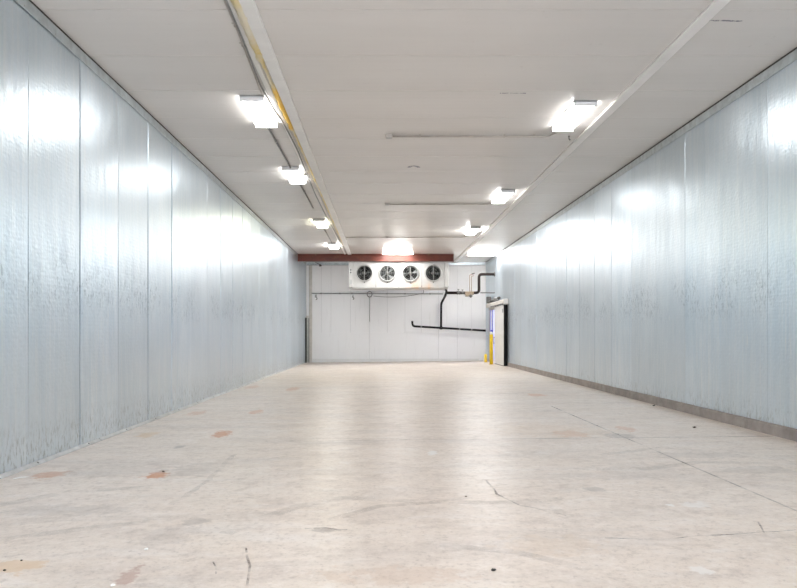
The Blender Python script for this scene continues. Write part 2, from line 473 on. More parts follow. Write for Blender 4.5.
struct(f.build('floor', ['floor', 'joint', 'crack', 'tyre'], origin='world'))

# --- ceiling: sheets laid across the room, 1.12 m wide, with fine gaps
c = MB()
y = 6.77-1.12*9
while y < YB+0.2:
    c.box(XL-.1, XR+.1, y+.006, min(y+1.12-.006, YB+.2), ZC, ZC+.1)
    y += 1.12
c.mat(1).box(XL-.1, XR+.1, YF-.1, YB+.2, ZC+.02, ZC+.15)
c.mat(2)
def ceil_mark(mb, pts, wid):
    P = [ceil_pt(*q, 0.0015) for q in pts]; prev = None
    for i, q in enumerate(P):
        t = (P[min(i+1, len(P)-1)]-P[max(i-1, 0)]).normalized(); n = Vector((-t.y, t.x, 0))*wid/2
        cur = (mb.v(q+n), mb.v(q-n))
        if prev: mb.face([prev[0], prev[1], cur[1], cur[0]])
        prev = cur
ceil_mark(c, [(408.5, 167.5), (411, 166.2), (414, 165.8), (417, 166.4), (419, 167.6)], 0.07)
for a_, b_ in (((500, 93.2), (526, 93.2)), ((442, 225.2), (486, 225.2)), ((704, 20.6), (742, 21.3))): ceil_mark(c, [a_, ((a_[0]+b_[0])/2, a_[1]), b_], 0.03)
ceil = c.build('ceiling', ['ceiling', 'ceil_gap', 'mark'], origin='world')
uv = ceil.data.uv_layers.new(name='UVMap')
for lp in ceil.data.loops:
    co = ceil.data.vertices[lp.vertex_index].co
    uv.data[lp.index].uv = (co.x*0.1+0.5, co.y*0.02+0.2+co.z*0.003)
struct(ceil)

# --- side walls of galvanised sheets
def side_wall(name, x, sgn, phase, mat, hole=None):
    m = MB()
    y = phase-1.12*math.ceil((phase-YF)/1.12)
    while y < YB-0.02:
        y0, y1 = y+.003, min(y+1.12-.003, YB+.05)
        lo = -0.15 if not (hole and hole[0] <= (y0+y1)/2 <= hole[1]) else hole[2]
        bow = random.uniform(-.006, .006)
        # slightly dished sheet: three strips so that reflections break at the seams
        ym = (y0+y1)/2
        a, b_, d = x+random.uniform(0, .011)*sgn, x+(.003+abs(bow))*sgn, x+random.uniform(0, .011)*sgn
        pts = [(x+.1*sgn, y0), (a+.004*sgn, y0), (a, y0+.006), (b_, ym), (d, y1-.006), (d+.004*sgn, y1), (x+.1*sgn, y1)]
        m.poly([(px_, py_, lo) for px_, py_ in pts], (0, 0, ZC+.05-lo))
        y += 1.12
    m.mat(1)
    if hole:
        m.box(min(x+.02*sgn, x+.12*sgn), max(x+.02*sgn, x+.12*sgn), YF-.1, hole[0], -.15, ZC+.05)
        m.box(min(x+.02*sgn, x+.12*sgn), max(x+.02*sgn, x+.12*sgn), hole[1], YB+.05, -.15, ZC+.05)
        m.box(min(x+.02*sgn, x+.12*sgn), max(x+.02*sgn, x+.12*sgn), hole[0], hole[1], hole[2], ZC+.05)
    else:
        m.box(min(x+.02*sgn, x+.12*sgn), max(x+.02*sgn, x+.12*sgn), YF-.1, YB+.05, -.15, ZC+.05)
    return struct(m.build(name, [mat, 'backing'], origin='world'))
HOLE = (27.29, 29.53, 2.30)
side_wall('wall_left', XL, -1, 6.56, 'wall_l')
side_wall('wall_right', XR, 1, 8.25, 'wall_r', HOLE)

# --- back wall of white panels (seams where the photograph shows them)
sx_ = [306.2, 312, 321.4, 331, 350.5, 369.4, 387.3, 405, 421.3, 438.5, 457.3, 471.6, 487]
m = MB()
for a, b in zip(sx_, sx_[1:]):
    x0, x1 = (a-CX)*YB/F, (b-CX)*YB/F
    m.box(x0+.003, x1-.003, YB, YB+.1, -.1, ZC+.05, 0.003)
m.mat(1).box(XL-.1, XR+.1, YB+.012, YB+.15, -.1, ZC+.05)
m.mat(0)
# lower facing sheets, a little proud of the wall
zs = EYE-(332.5-CY)*YB/F
for a, b in ((312, 369.4), (369.4, 438.5), (438.5, 457.3), (457.3, 486)):
    m.box((a-CX)*YB/F+.006, (b-CX)*YB/F-.006, YB-.012, YB, -.05, zs, 0.004)
struct(m.build('wall_back', ['white_wall', 'backing'], origin='world'))
m = MB().box(XL-.1, -2.4, YF-.15, YF, -.1, ZC+.05); m.box(3.6, XR+.1, YF-.15, YF, -.1, ZC+.05); m.box(-2.4, 3.6, YF-.15, YF, 4.0, ZC+.05)
struct(m.build('wall_front', 'white_wall', origin='world'))      # unseen opening, added to let the fill daylight in
# passage behind the door opening
m = MB()
m.box(6.4, 6.5, 26.9, 31.2, -.1, 2.9); m.box(4.68, 6.5, 31.1, 31.2, -.1, 2.9); m.box(4.68, 6.5, 26.9, 27.0, -.1, 2.9)
struct(m.build('wall_passage', 'lavender', origin='world'))
struct(MB().box(4.66, 6.5, 26.9, 31.2, 2.85, 2.95).build('ceiling_passage', 'white', origin='world'))
struct(MB().box(4.9, 6.5, 26.9, 31.2, -.12, zf(4.9)).build('floor_passage', 'kerb', origin='world'))
m = MB().box(5.2, 5.8, 28.9, 30.1, 2.80, 2.849)
pl = m.build('fill_light_passage', 'lens', origin='world'); struct(pl)  # unseen lamp, added to brighten the passage

# --- trims
def flashing(name, x, sgn):
    m = MB()
    xa, xb = sorted((x, x-sgn*.012))
    y = YF
    while y < YB-.1:
        y1 = min(y+2.44, YB-.05)
        m.box(xa, xb, y, y1-.004, ZC-.135, ZC-.024, .002); y = y1
        if y1 > YB-.1: break
    m.mat(1).box(min(x, x-sgn*.008), max(x, x-sgn*.008), YF, YB-.02, ZC-.024, ZC)
    m.mat(2)
    yy = YF+.3
    while yy < YB-.3:
        m.lathe((x-sgn*.012, yy, ZC-.11), (-sgn, 0, 0), [(.008, 0), (.008, .004), (0, .006)], 6); yy += .61
    return struct(m.build(name, ['flashing', 'gap', 'base_strip'], origin='world'))
flashing('trim_1', XL, -1)
flashing('trim_2', XR, 1)
m = MB().box(XL+.02, XR-.02, YB-.02, YB, ZC-.125, ZC-.015, .003)
m.mat(1).box(XL+.02, XR-.02, YB-.012, YB, ZC-.14, ZC-.125)
struct(m.build('trim_3', ['flashing', 'gap'], origin='world'))
# pale angle strip along the foot of the left wall
m = MB(); y = YF
while y < 29.6:
    y1 = min(y+random.uniform(2.0, 3.0), 29.6)
    m.poly([(XL, y+.01, -.02), (XL+.035, y+.01, -.02), (XL+.032, y+.01, .014), (XL+.010, y+.01, .030), (XL, y+.01, .034)], (0, y1-y-.02, 0)); y = y1
m.mat(1); y = YF+.4
while y < 29.4:
    m.lathe((XL+.022, y, .018), (.6, 0, 1), [(.011, 0), (.011, .006), (0, .009)], 6); y += 1.16
struct(m.build('baseboard_left', ['base_strip', 'motor'], origin='world'))
# concrete kerb along the right wall
m = MB(); y = YF
while y < 25.0:
    y1 = min(y+random.uniform(2.5, 4), 25.05)
    d = random.uniform(-.004, .004)
    m.box(4.50+d, 4.56, y+.003, y1-.003, -.1, .212+d, .008); y = y1
struct(m.build('baseboard_right', 'kerb', origin='world'))
m = MB().box((312-CX)*YB/F, XR-.3, YB-.03, YB-.011, -.02, .16, .004)
struct(m.build('baseboard_back', 'white', origin='world'))
# pale corner casing at the left end of the back wall
m = MB().box(-3.17, -3.045, YB-.03, YB, -.02, ZC-.15, .006)
m.mat(1).box(-3.185, -3.17, YB-.015, YB, -.02, ZC-.15)
struct(m.build('trim_4', ['offwhite', 'backing'], origin='world'))

# battens screwed to the ceiling, the left one sealed with foam
def batten(name, x0, x1):
    m = MB(); y = YF
    while y < YB-.05:
        y1 = min(y+3.66, YB-.03)
        m.box(x0, x1, y+.002, y1-.002, ZC-.03, ZC, .004); y = y1
        if y1 > YB-.1: break
    return struct(m.build(name, 'batten', origin='world'))
lb = batten('trim_5', -1.335, -1.195)
m = MB(); y = YF
while y < YB-.1:
    y1 = min(y+3.66, YB-.03)
    m.box(-1.475, -1.415, y+.002, y1-.002, ZC-.022, ZC, .003); y = y1
    if y1 > YB-.1: break
struct(m.build('trim_6', 'batten', origin='world'))
batten('trim_7', 3.12, 3.25)
m = MB(); prev = None
y = 1.0
while y < 24.5:
    thick = 1.3 if y < 8 else (0.8 if 8.8 < y < 10.7 else 0.35)
    wl, wr = .030*thick*random.uniform(.6, 1.25)+.006, .034*thick*random.uniform(.7, 1.15)+.008
    dz = .034+.012*random.random()
    xm = -1.375+random.uniform(-.006, .006)
    if y > 10.7: xm += 0.022
    ring = [m.v(xm-wl, y, ZC), m.v(xm-wl*.8, y, ZC-dz*.75), m.v(xm, y, ZC-dz), m.v(xm+wr*.8, y, ZC-dz*.8), m.v(xm+wr, y, ZC)]
    if prev:
        for k in range(4): m.face([prev[k], prev[k+1], ring[k+1], ring[k]], True)
    prev = ring; y += .07
o = m.build('foam_seam', 'foam', lb); o['label'] = 'yellow foam squeezed out of the seam'

# narrow doorway post in the left corner of the back wall
m = MB().box(XL+.035, -3.19, YB-.10, YB-.005, 0, 1.95, .006)
m.mat(1).box(XL+.002, XL+.034, YB-.40, YB-.11, 0, 1.95)
m.box(-3.19, -3.172, YB-.06, YB-.005, 0, 1.93)
m.mat(2).box(XL+.002, -3.19, YB-.14, YB-.005, 1.955, 2.04, .008)
struct(m.build('door_1', ['post', 'gap', 'offwhite'], origin='world'))

# ================================================================== CEILING LIGHTS
def ceiling_light(x0, x1, y0, y1, label, lens='lens', group='white ceiling lights', lens_pos=True):
    """wraparound fixture: tray on the ceiling, lit lens below, two end caps (long axis = longer side)"""
    cx, cy = (x0+x1)/2, (y0+y1)/2
    t = thing('ceiling_light', label, 'light', (cx, cy, ZC-.075), group)
    MB().box(x0, x1, y0, y1, ZC-.022, ZC, .003).build('housing', 'fixture', t)
    along_y = (y1-y0) > (x1-x0)
    if along_y:
        prof = [(x0+.004, ZC-.022), (x0+.008, ZC-.052), (x0+.03, ZC-.068), (x0+.07, ZC-.074), (x1-.07, ZC-.074), (x1-.03, ZC-.068), (x1-.008, ZC-.052), (x1-.004, ZC-.022)]
        MB().poly([(a, y0+.022, b) for a, b in prof], (0, y1-y0-.044, 0)).build('lens', lens, t)
        for s, ya in ((0, y0), (1, y1-.022)):
            MB().box(x0-.003, x1+.003, ya, ya+.022, ZC-.078, ZC-.001, .004).build('end_cap', 'fixture', t)
    else:
        prof = [(y0+.004, ZC-.022), (y0+.008, ZC-.052), (y0+.03, ZC-.068), (y0+.07, ZC-.074), (y1-.07, ZC-.074), (y1-.03, ZC-.068), (y1-.008, ZC-.052), (y1-.004, ZC-.022)]
        MB().poly([(x0+.022, a, b) for a, b in prof], (x1-x0-.044, 0, 0)).build('lens', lens, t)
        for xa in (x0, x1-.022):
            MB().box(xa, xa+.022, y0-.003, y1+.003, ZC-.078, ZC-.001, .004).build('end_cap', 'fixture', t)
    return t
LX0, LX1 = -1.87, -1.55
RX0, RX1 = 2.58, 2.89
ceiling_light(LX0, LX1, 9.19, 10.40, 'large lit ceiling light beside the bright yellow foam, nearest in the left row')
ceiling_light(LX0, LX1, 13.10, 14.30, 'lit ceiling light second in the left row, beside a cable junction box')
ceiling_light(LX0, LX1, 19.05, 20.25, 'yellowish lit ceiling light third in the left row', 'lens_warm')
ceiling_light(LX0, LX1, 24.05, 25.25, 'small far lit ceiling light at the end of the left row, before the red beam', 'lens_far')
ceiling_light(RX0, RX1, 9.39, 10.60, 'large lit ceiling light nearest in the right row, beside the right batten')
ceiling_light(RX0, RX1, 15.15, 16.45, 'lit ceiling light second in the right row, at the end of a conduit')
ceiling_light(RX0, RX1, 20.45, 21.65, 'small far lit ceiling light third in the right row', 'lens_far')
ceiling_light(0.03, 1.20, 26.75, 27.07, 'wide crosswise ceiling light in front of the red beam above the evaporator', 'lens_mid')
ceiling_light(3.32, 4.50, 27.10, 27.42, 'wide crosswise ceiling light in the far right corner beside the beam end', 'lens_mid')
for yy, wh in ((3.9, 'just above'), (-1.4, 'behind')):
    ceiling_light(LX0, LX1, yy, yy+1.2, 'lit ceiling light of the left row %s the viewer, out of frame' % wh)
    ceiling_light(RX0, RX1, yy, yy+1.2, 'lit ceiling light of the right row %s the viewer, out of frame' % wh)

# ================================================================== CONDUITS ON THE CEILING
def strap(parent, p, along, r):
    """two-hole strap over a ceiling conduit"""
    m = MB()
    if along == 'y': m.box(p.x-.04, p.x+.04, p.y-.012, p.y+.012, ZC-.004, ZC-.0005); m.box(p.x-r-.004, p.x+r+.004, p.y-.012, p.y+.012, p.z-r-.004, ZC-.001, .003)
    else: m.box(p.x-.012, p.x+.012, p.y-.04, p.y+.04, ZC-.004, ZC-.0005); m.box(p.x-.012, p.x+.012, p.y-r-.004, p.y+r+.004, p.z-r-.004, ZC-.001, .003)
    m.build('strap', 'conduit', parent)
def jbox(parent, x, y, s=.055, h=.05):
    m = MB().box(x-s, x+s, y-s, y+s, ZC-h, ZC-.001, .006)
    o = m.build('junction_box', 'conduit', parent)
    MB().box(x-s*.8, x+s*.8, y-s*.8, y+s*.8, ZC-h-.005, ZC-h-.0005, .002).build('cover', 'steel', o)
def cross_conduit(Y, xa, xb, label, end=None, straps=()):
    t = thing('conduit', label, 'conduit', (xa, Y, ZC-.05), 'conduits across the ceiling')
    z = ZC-.024
    pts = [(xa+.05, Y, z), (xb, Y, z)]
    if end: pts += end
    MB().tube(pts, .0145, 10, True, .08).build('pipe', 'conduit', t)
    jbox(t, xa, Y)
    for sx in straps: strap(t, Vector((sx, Y, z)), 'x', .0145)
    return t
cross_conduit(11.03, 0.115, 2.62, 'thin conduit running across the ceiling to the nearest right light', [(2.72, 10.75, ZC-.024), (2.72, 10.615, ZC-.024)], (.6, 1.93, 2.4))
cross_conduit(16.80, 0.13, 2.56, 'thin conduit running across the ceiling to the second right light', [(2.66, 16.66, ZC-.024), (2.68, 16.47, ZC-.024)], (.8, 1.3))
t = cross_conduit(22.55, 0.17, 2.62, 'long thin conduit crossing the whole ceiling near the red beam', [(2.73, 22.3, ZC-.024), (2.73, 21.67, ZC-.024)], (.9, 1.8))
MB().tube([(.12, 22.55, ZC-.024), (-1.16, 22.55, ZC-.024)], .0145, 10).build('pipe', 'conduit', t)

# cable and conduit along the left batten
def ceil_path(pts, drop): return [ceil_pt(a, b, drop) for a, b in pts]
m = MB()
pts = [Vector((-1.42, -2.5, ZC-.05)), Vector((-1.44, 3, ZC-.05))]+ceil_path([(226, 0), (239, 30), (251, 60), (259.5, 84), (275, 111), (283, 122), (297.5, 150), (306, 172), (315.5, 195), (327, 218), (335, 232), (342.5, 247)], .05)
m.tube(pts, .011, 8, True, .3)
tag(m.build('power_cable', 'cable'), 'dark cable running along the yellow foam seam on the left batten', 'cable')
t = thing('conduit', 'thin grey conduit beside the dark cable at the top left of the ceiling', 'conduit', (-1.53, 5, ZC-.05))
pts = [Vector((-1.475, -2.5, ZC-.024))]+ceil_path([(224.5, 0), (235.5, 25.5), (243, 45), (248.5, 60), (257, 82), (262.5, 94.8)], .024)
MB().tube(pts, .011, 8).build('pipe', 'conduit', t)
for q in pts[2:4]: strap(t, q, 'y', .012)
def run(x, y0, y1, label):
    t = thing('conduit', label, 'conduit', (x, (y0+y1)/2, ZC-.04))
    MB().tube([(x, y0, ZC-.026), (x, y1, ZC-.026)], .016, 8).build('pipe', 'cable', t)
    strap(t, Vector((x, (y0*2+y1)/3, ZC-.026)), 'y', .016)
run(-1.71, 10.41, 13.09, 'dark conduit running from the nearest to the second left ceiling light')
run(-1.70, 14.31, 17.3, 'dark conduit continuing past the second left ceiling light')
run(-1.71, 20.26, 24.04, 'dark conduit joining the third and the farthest left ceiling light')
t = thing('junction_box', 'small junction box on the dark cable beside the second left light', 'junction box', (-1.44, 13.3, ZC-.11))
MB().box(-1.482, -1.405, 13.24, 13.36, ZC-.11, ZC-.066, .006).build('box', 'conduit', t)
MB().tube([(-1.44, 13.36, ZC-.085), (-1.44, 13.46, ZC-.085)], .018, 8).build('connector', 'steel', t)
MB().box(-1.481, -1.472, 13.27, 13.33, ZC-.068, ZC-.0005).build('bracket', 'steel', t)
p = ceil_pt(569, 136)
m = MB().tube([p, p+Vector((0, 0, -.05)), p+Vector((.012, 0, -.066)), p+Vector((.024, 0, -.055))], .006, 8)
m.lathe(p+Vector((0, 0, -.006)), (0, 0, 1), [(0, 0), (.018, 0), (.018, .006)], 10)
tag(m.build('ceiling_hook', 'motor'), 'tiny dark hook in the ceiling behind the nearest right light', 'hook')

# ================================================================== RED BEAM
Y0 = 27.42
zb, zt = 4.095, ZC
bx0, bx1 = XL+.005, 2.80
t = thing('steel_beam', 'red oxide steel beam across the ceiling above the evaporator', 'beam', ((bx0+bx1)/2, Y0+.08, zb))
m = MB()
m.poly([(bx0, Y0, zb), (bx0, Y0, zb+.018), (bx0, Y0+.055, zb+.026), (bx0, Y0+.055, zt-.026), (bx0, Y0, zt-.018), (bx0, Y0, zt-.002),
        (bx0, Y0+.13, zt-.002), (bx0, Y0+.13, zt-.018), (bx0, Y0+.075, zt-.026), (bx0, Y0+.075, zb+.026), (bx0, Y0+.13, zb+.018), (bx0, Y0+.13, zb)], (bx1-bx0, 0, 0))
m.build('girder', 'beam', t)
MB().box(bx1, bx1+.016, Y0-.02, Y0+.15, zb-.02, zt-.003, .003).build('end_plate', 'beam', t)
MB().box(bx1-.28, bx1-.10, Y0-.012, Y0-.0005, zb+.03, zt-.03, .004).build('splice_plate', 'beam', t)
for xx in (-2.62, 1.8):
    MB().box(xx, xx+.06, Y0-.012, Y0-.0005, zt-.05, zt-.004, .003).build('clip', 'brass', t)

# ================================================================== EVAPORATOR
EY = 27.56                                     # front face
k = EY/F
ex0, ex1 = (348.7-CX)*k, (448.5-CX)*k
ez1, ez0 = EYE+(CY-261.8)*k, EYE+(CY-287.6)*k
ED = 0.95
ev = thing('evaporator', 'long white cold room evaporator with four fans below the red beam', 'evaporator', ((ex0+ex1)/2, EY+ED/2, ez0-.06))
FXC = [(q-CX)*k for q in (364.4, 387.4, 410.3, 433.3)]
FZ = EYE+(CY-273.0)*k
FR = 0.305
bay0, bay1 = FXC[0]-.4525, FXC[-1]+.4525
# casing: open-fronted shell
m = MB()
m.box(bay0, bay1, EY+.02, EY+ED, ez1-.02, ez1, .004)
m.box(bay0, bay1, EY+.02, EY+ED, ez0, ez0+.02, .004)
m.box(bay0, bay1, EY+ED-.03, EY+ED, ez0, ez1)
m.build('casing', 'casing', ev)
m = MB(); m.box(bay0+.01, bay1-.01, EY+.5, EY+.52, ez0+.03, ez1-.03)
m.build('coil', 'inside', ev)
def fan_panel(xc):
    """square front sheet with a round hole and a folded depth"""
    x0, x1 = xc-.4525+.004, xc+.4525-.004
    z0, z1 = ez0+.004, ez1-.004
    m = MB(); n = 48
    for yv in (EY, EY+.02):
        inner, outer = [], []
        for i in range(n):
            a = 2*PI*i/n+PI/4
            ca, sa = math.cos(a), math.sin(a)
            inner.append(m.v(xc+FR*ca, yv, FZ+FR*sa))
            sx = (x1-xc)/abs(ca) if abs(ca) > 1e-6 else 1e9
            sz = ((z1-FZ) if sa > 0 else (FZ-z0))/abs(sa) if abs(sa) > 1e-6 else 1e9
            q = min(sx, sz)
            outer.append(m.v(xc+q*ca, yv, FZ+q*sa))
        for i in range(n):
            j = (i+1) % n
            m.face([inner[i], inner[j], outer[j], outer[i]])
    # corners, square
    for cxx in (x0, x1):
        for czz in (z0, z1): pass
    o = m.build('fan_panel', 'casing', ev)
    return o
for i, xc in enumerate(FXC):
    fan_panel(xc)
    blade_mat = 'alu' if i in (1, 2) else 'alu_shaded'
    m = MB()
    m.lathe((xc, EY+.07, FZ), (0, 1, 0), [(0, 0), (.05, .0), (.065, .02), (.065, .12), (.055, .26), (0, .27)], 20)
    fan = m.build('fan', 'motor', ev)
    # shroud ring standing proud of the panel with a throat running inwards
    m = MB()
    m.lathe((xc, EY, FZ), (0, 1, 0), [(FR-.012, .25), (FR-.012, -.035), (FR, -.05), (FR+.028, -.045), (FR+.036, -.001), (FR+.004, -.001), (FR+.004, .25), (FR-.012, .25)], 48)
    m.build('shroud', 'ring', fan)
    nb = 4 if i in (1, 2) else 6
    for b in range(nb):
        a0 = 2*PI*b/nb+(.3, .55, .1, .8)[i]
        m = MB(); top, bot = [], []
        for r in (.06, .13, .20, .275):
            half = .20+.10*(r-.06)/.215
            row = []
            for q in range(5):
                u = q/4*2-1
                a = a0+u*half*(.75 if r < .1 else 1)+r*.9
                row.append((xc+r*math.cos(a), EY+.13+u*.045+.012*(1-u*u), FZ+r*math.sin(a)))
            top.append([m.v(*p_) for p_ in row]); bot.append([m.v(p_[0], p_[1]+.006, p_[2]) for p_ in row])
        for A_, fl in ((top, 0), (bot, 1)):
            for r in range(3):
                for q in range(4): m.face([A_[r][q], A_[r][q+1], A_[r+1][q+1], A_[r+1][q]], True)
        for r in range(3):
            for q in (0, 4): m.face([top[r][q], top[r+1][q], bot[r+1][q], bot[r][q]])
        for q in range(4):
            for r in (0, 3): m.face([top[r][q], top[r][q+1], bot[r][q+1], bot[r][q]])
        m.build('blade', blade_mat, fan)
    # wire guard
    m = MB()
    for r in (.08, .16, .24, .29):
        m.tube([(xc+r*math.cos(2*PI*q/36), EY-.04, FZ+r*math.sin(2*PI*q/36)) for q in range(37)], .0028, 5, False)
    m.box(xc-.007, xc+.007, EY-.046, EY-.036, FZ-FR, FZ+FR)
    m.box(xc-FR, xc+FR, EY-.044, EY-.038, FZ-.003, FZ+.003)
    m.build('guard', 'steel', fan)
    MB().box(xc-.02, xc+.02, EY-.05, EY-.001, FZ-FR-.085, FZ-FR-.045, .004).build('latch', 'motor', fan)
for s, (a, b) in enumerate(((ex0, bay0-.004), (bay1+.004, ex1))):
    o = MB().box(a, b, EY-.012, EY+ED, ez0+.01, ez1, .008).build('end_cabinet', 'casing', ev)
    if s == 0:
        for zz in (FZ+.02, FZ+.12): MB().lathe((a+.08, EY-.012, zz), (0, -1, 0), [(.028, -.002), (.028, .006), (0, .007)], 14).build('knockout', 'inside', o)
        m = MB().box(a+.03, a+.12, EY-.022, EY-.0125, ez0+.12, ez0+.32, .004).build('label_plate', 'ring', o)
    else:
        MB().tube([((a+b)/2, EY+.3, ez0+.012), ((a+b)/2, EY+.3, ez0-.10)], .05, 14).build('pipe_stub', 'pipe_black', o)
m = MB()
m.poly([(ex0+.03, EY-.02, ez0), (ex0+.03, EY+ED-.02, ez0), (ex0+.03, EY+ED-.12, ez0-.05), (ex0+.03, EY+.02, ez0-.05)], (ex1-ex0-.06, 0, 0))
m.build('drain_pan', 'casing', ev)
for xx in (bay0+.05, FXC[0]+.4525, FXC[1]+.4525, FXC[2]+.4525, bay1-.05):
    for yy in (EY+.10, EY+ED-.1):
        m = MB().tube([(xx, yy, ez1-.01), (xx, yy, ZC-.001)], .009, 8)
        m.box(xx-.03, xx+.03, yy-.03, yy+.03, ez1, ez1+.012)
        m.build('hanger_rod', 'steel', ev)

# ================================================================== PIPES BESIDE THE EVAPORATOR
PY = 28.1
def pp(px, py, Y=PY): return at(px, py, Y)
t = thing('refrigerant_pipe', 'thick dark brown refrigerant pipe rising in a step to the right wall', 'pipe', pp(470, 293))
p0, p1, p2 = pp(446.5, 292.8), pp(479, 293.3), pp(479, 274.3)
p3 = Vector((XR-.004, PY, p2.z))
p1.z = p0.z
o = MB().tube([p0, p1, p2, p3], .056, 14, True, .13).build('pipe', 'pipe_brown', t)
MB().lathe(p3+Vector((-.03, 0, 0)), (1, 0, 0), [(.049, 0), (.09, 0), (.09, .03), (.049, .03)], 20).build('wall_flange', 'motor', t)
p = p1+Vector((.049, 0, 0))
MB().tube([p, Vector((4.43, PY, p.z)), Vector((XR-.003, PY, p.z))], .02, 10).build('side_branch', 'motor', t)
# valve group
for px, s in ((458.5, 1.0), (462.5, .8)):
    q = Vector((pp(px, 293).x, PY, p0.z))
    v = MB().lathe(q+Vector((-.06*s, 0, 0)), (1, 0, 0), [(.049, 0), (.075*s, 0), (.075*s, .03), (.058, .04), (.058, .08*s), (.075*s, .09*s), (.075*s, .12*s), (.049, .12*s)], 16).build('valve', 'motor', t)
    MB().tube([q+Vector((0, 0, .05)), q+Vector((0, 0, .15*s))], .018, 8).build('stem', 'steel', v)
    m = MB().lathe(q+Vector((0, 0, .13*s)), (0, 0, 1), [(.022, 0), (.045, 0), (.045, .02), (.022, .02)], 14)
    m.build('handwheel', 'motor', v)
qx = pp(469.5, 293).x
m = MB().box(qx-.19, qx+.17, PY-.062, PY+.062, p0.z-.085, p0.z+.055, .012)
m.box(qx-.16, qx-.02, PY-.075, PY+.075, p0.z-.15, p0.z-.07, .01)
vb = m.build('valve_block', 'brass', t)
m = MB().lathe((qx+.05, PY-.02, p0.z-.12), (0, -1, 0), [(0, -.04), (.065, -.04), (.065, .05), (.05, .06), (0, .06)], 20)
m.build('pressure_regulator', 'motor', vb)
MB().lathe((qx+.05, PY-.02, p0.z-.20), (0, 0, 1), [(0, 0), (.025, .0), (.025, .04), (0, .04)], 12).build('cap', 'copper', vb)
for px, zt_ in ((469.6, 275.0), (471.4, 276.2)):
    a = pp(px, zt_)
    MB().tube([(a.x, PY, p0.z+.05), (a.x, PY, a.z), (a.x+.10, PY, a.z+.02)], .013, 8, True, .05).build('copper_line', 'copper', t)
a = pp(472.3, 274.0)
m = MB().tube([(a.x-.02, PY, a.z), (a.x+.10, PY, a.z+.03)], .026, 10)
m.build('shutoff_valve', 'motor', t)
# drain line
t = thing('drain_pipe', 'black drain pipe dropping from the evaporator to a sloping wall run', 'pipe', at(441, 328, 30.3))
dz = ez0-.10
dx = ex1-.055
DY = 30.30
q1 = at(441.2, 303, DY); q2 = at(441.0, 327.6, DY)
pts = [Vector((dx, EY+.3, dz)), Vector((dx, EY+.3, dz-.06)), Vector((dx-.02, EY+.55, dz-.18)), Vector((q1.x+.10, DY-.25, q1.z+.20)), Vector((q1.x, DY, q1.z-.02)), q2]
MB().tube(pts, .047, 12, True, .12).build('down_pipe', 'pipe_black', t)
e0, e1, e2 = at(412.2, 321.0, DY), at(412.7, 326.2, DY), at(486.6, 330.6, DY)
e2.x = 4.50; e2.z = e2.z
MB().tube([e0, e1, e2], .045, 12, True, .12).build('sloping_pipe', 'pipe_black', t)
m = MB().lathe(q2+Vector((0, 0, -.02)), (0, 0, 1), [(.049, -.06), (.06, -.06), (.06, .07), (.049, .07)], 14)
m.build('tee_fitting', 'pipe_black', t)
for px in (421.2, 459.5, 471.6):
    u = (((px-CX)*DY/F)-e1.x)/(e2.x-e1.x); q = e1.lerp(e2, u)
    m = MB().lathe(q+Vector((-.02, 0, 0)), (1, 0, 0), [(.046, 0), (.054, 0), (.054, .04), (.046, .04)], 14)
    m.box(q.x-.02, q.x+.02, q.y+.045, YB-.013, q.z-.015, q.z+.015)
    m.build('pipe_clamp', 'base_strip', t)

# ================================================================== SMALL FITTINGS ON THE BACK WALL
WY = YB-.045
t = thing('conduit', 'thin grey conduit running level along the white back wall', 'conduit', at(380, 294, WY))
a, b = at(311.5, 293.4, WY), at(443, 293.9, WY)
MB().tube([a, b], .022, 10).build('pipe', 'steel', t)
for px in (321, 340, 352, 387, 405, 430):
    q = a.lerp(b, (px-311.5)/131.5)
    MB().box(q.x-.015, q.x+.015, q.y-.025, YB-.0005, q.z-.03, q.z+.03, .004).build('strap', 'motor', t)
def wall_hook(px, py, label, s=1.0):
    p = at(px, py, WY-.06)
    t = thing('cable_clamp', label, 'clamp', (p.x, p.y, p.z-.1*s), 'clamps under the wall conduit')
    MB().box(p.x-.05*s, p.x+.03*s, p.y-.03, p.y+.03, p.z-.06*s, p.z+.05*s, .01).build('body', 'steel', t)
    MB().tube([(p.x+.02, p.y, p.z-.04*s), (p.x+.05*s, p.y, p.z-.12*s), (p.x-.01*s, p.y, p.z-.16*s)], .016, 8, True, .02).build('hook', 'motor', t)
    MB().tube([(p.x, p.y, p.z+.045*s), (p.x, p.y, p.z+.085*s), (p.x, YB-.001, p.z+.085*s)], .012, 8, True, .03).build('hanger', 'steel', t)
wall_hook(316, 296.2, 'grey clamp hanging under the wall conduit near the left corner')
wall_hook(353, 296.6, 'small grey clamp under the wall conduit below the evaporator left end', .8)
p = at(369.6, 293.8, WY-.08)
m = MB()
for r, dy in ((.105, 0), (.098, .012), (.112, .02), (.10, .03)):
    m.tube([(p.x+r*math.cos(2*PI*q/28), p.y-.02+dy, p.z-.02+r*1.12*math.sin(2*PI*q/28)) for q in range(29)], .011, 6, False)
co = m.build('cable_coil', 'cable'); tag(co, 'small coil of dark cable hung on the wall conduit', 'cable')
m = MB().tube([(p.x, p.y, p.z-.145), (p.x+.005, p.y+.06, p.z-.4), (p.x, p.y+.08, p.z-1.22)], .008, 6, True, .1)
m.build('loose_end', 'steel', co)
m = MB(); q0, q1 = at(373.5, 296, WY-.06), at(423.5, 293.0, WY-.06)
pts = []
for i in range(25):
    u = i/24; c_ = q0.lerp(q1, u); c_.z -= .10*4*u*(1-u); pts.append(c_)
pts += [q1+Vector((0, 0, .1)), q1+Vector((-.03, 0, .16))]
m.tube(pts, .011, 6)
tag(m.build('sagging_cable', 'cable'), 'thin cable sagging below the evaporator along the white wall', 'cable')
m = MB(); a = at(315.6, 262.6, YB-.02); b = at(321, 265.0, YB-.35)
m.tube([a, b], .016, 8)
t = m.build('wall_sensor', 'motor'); tag(t, 'small dark sensor on an arm high in the left corner', 'sensor')
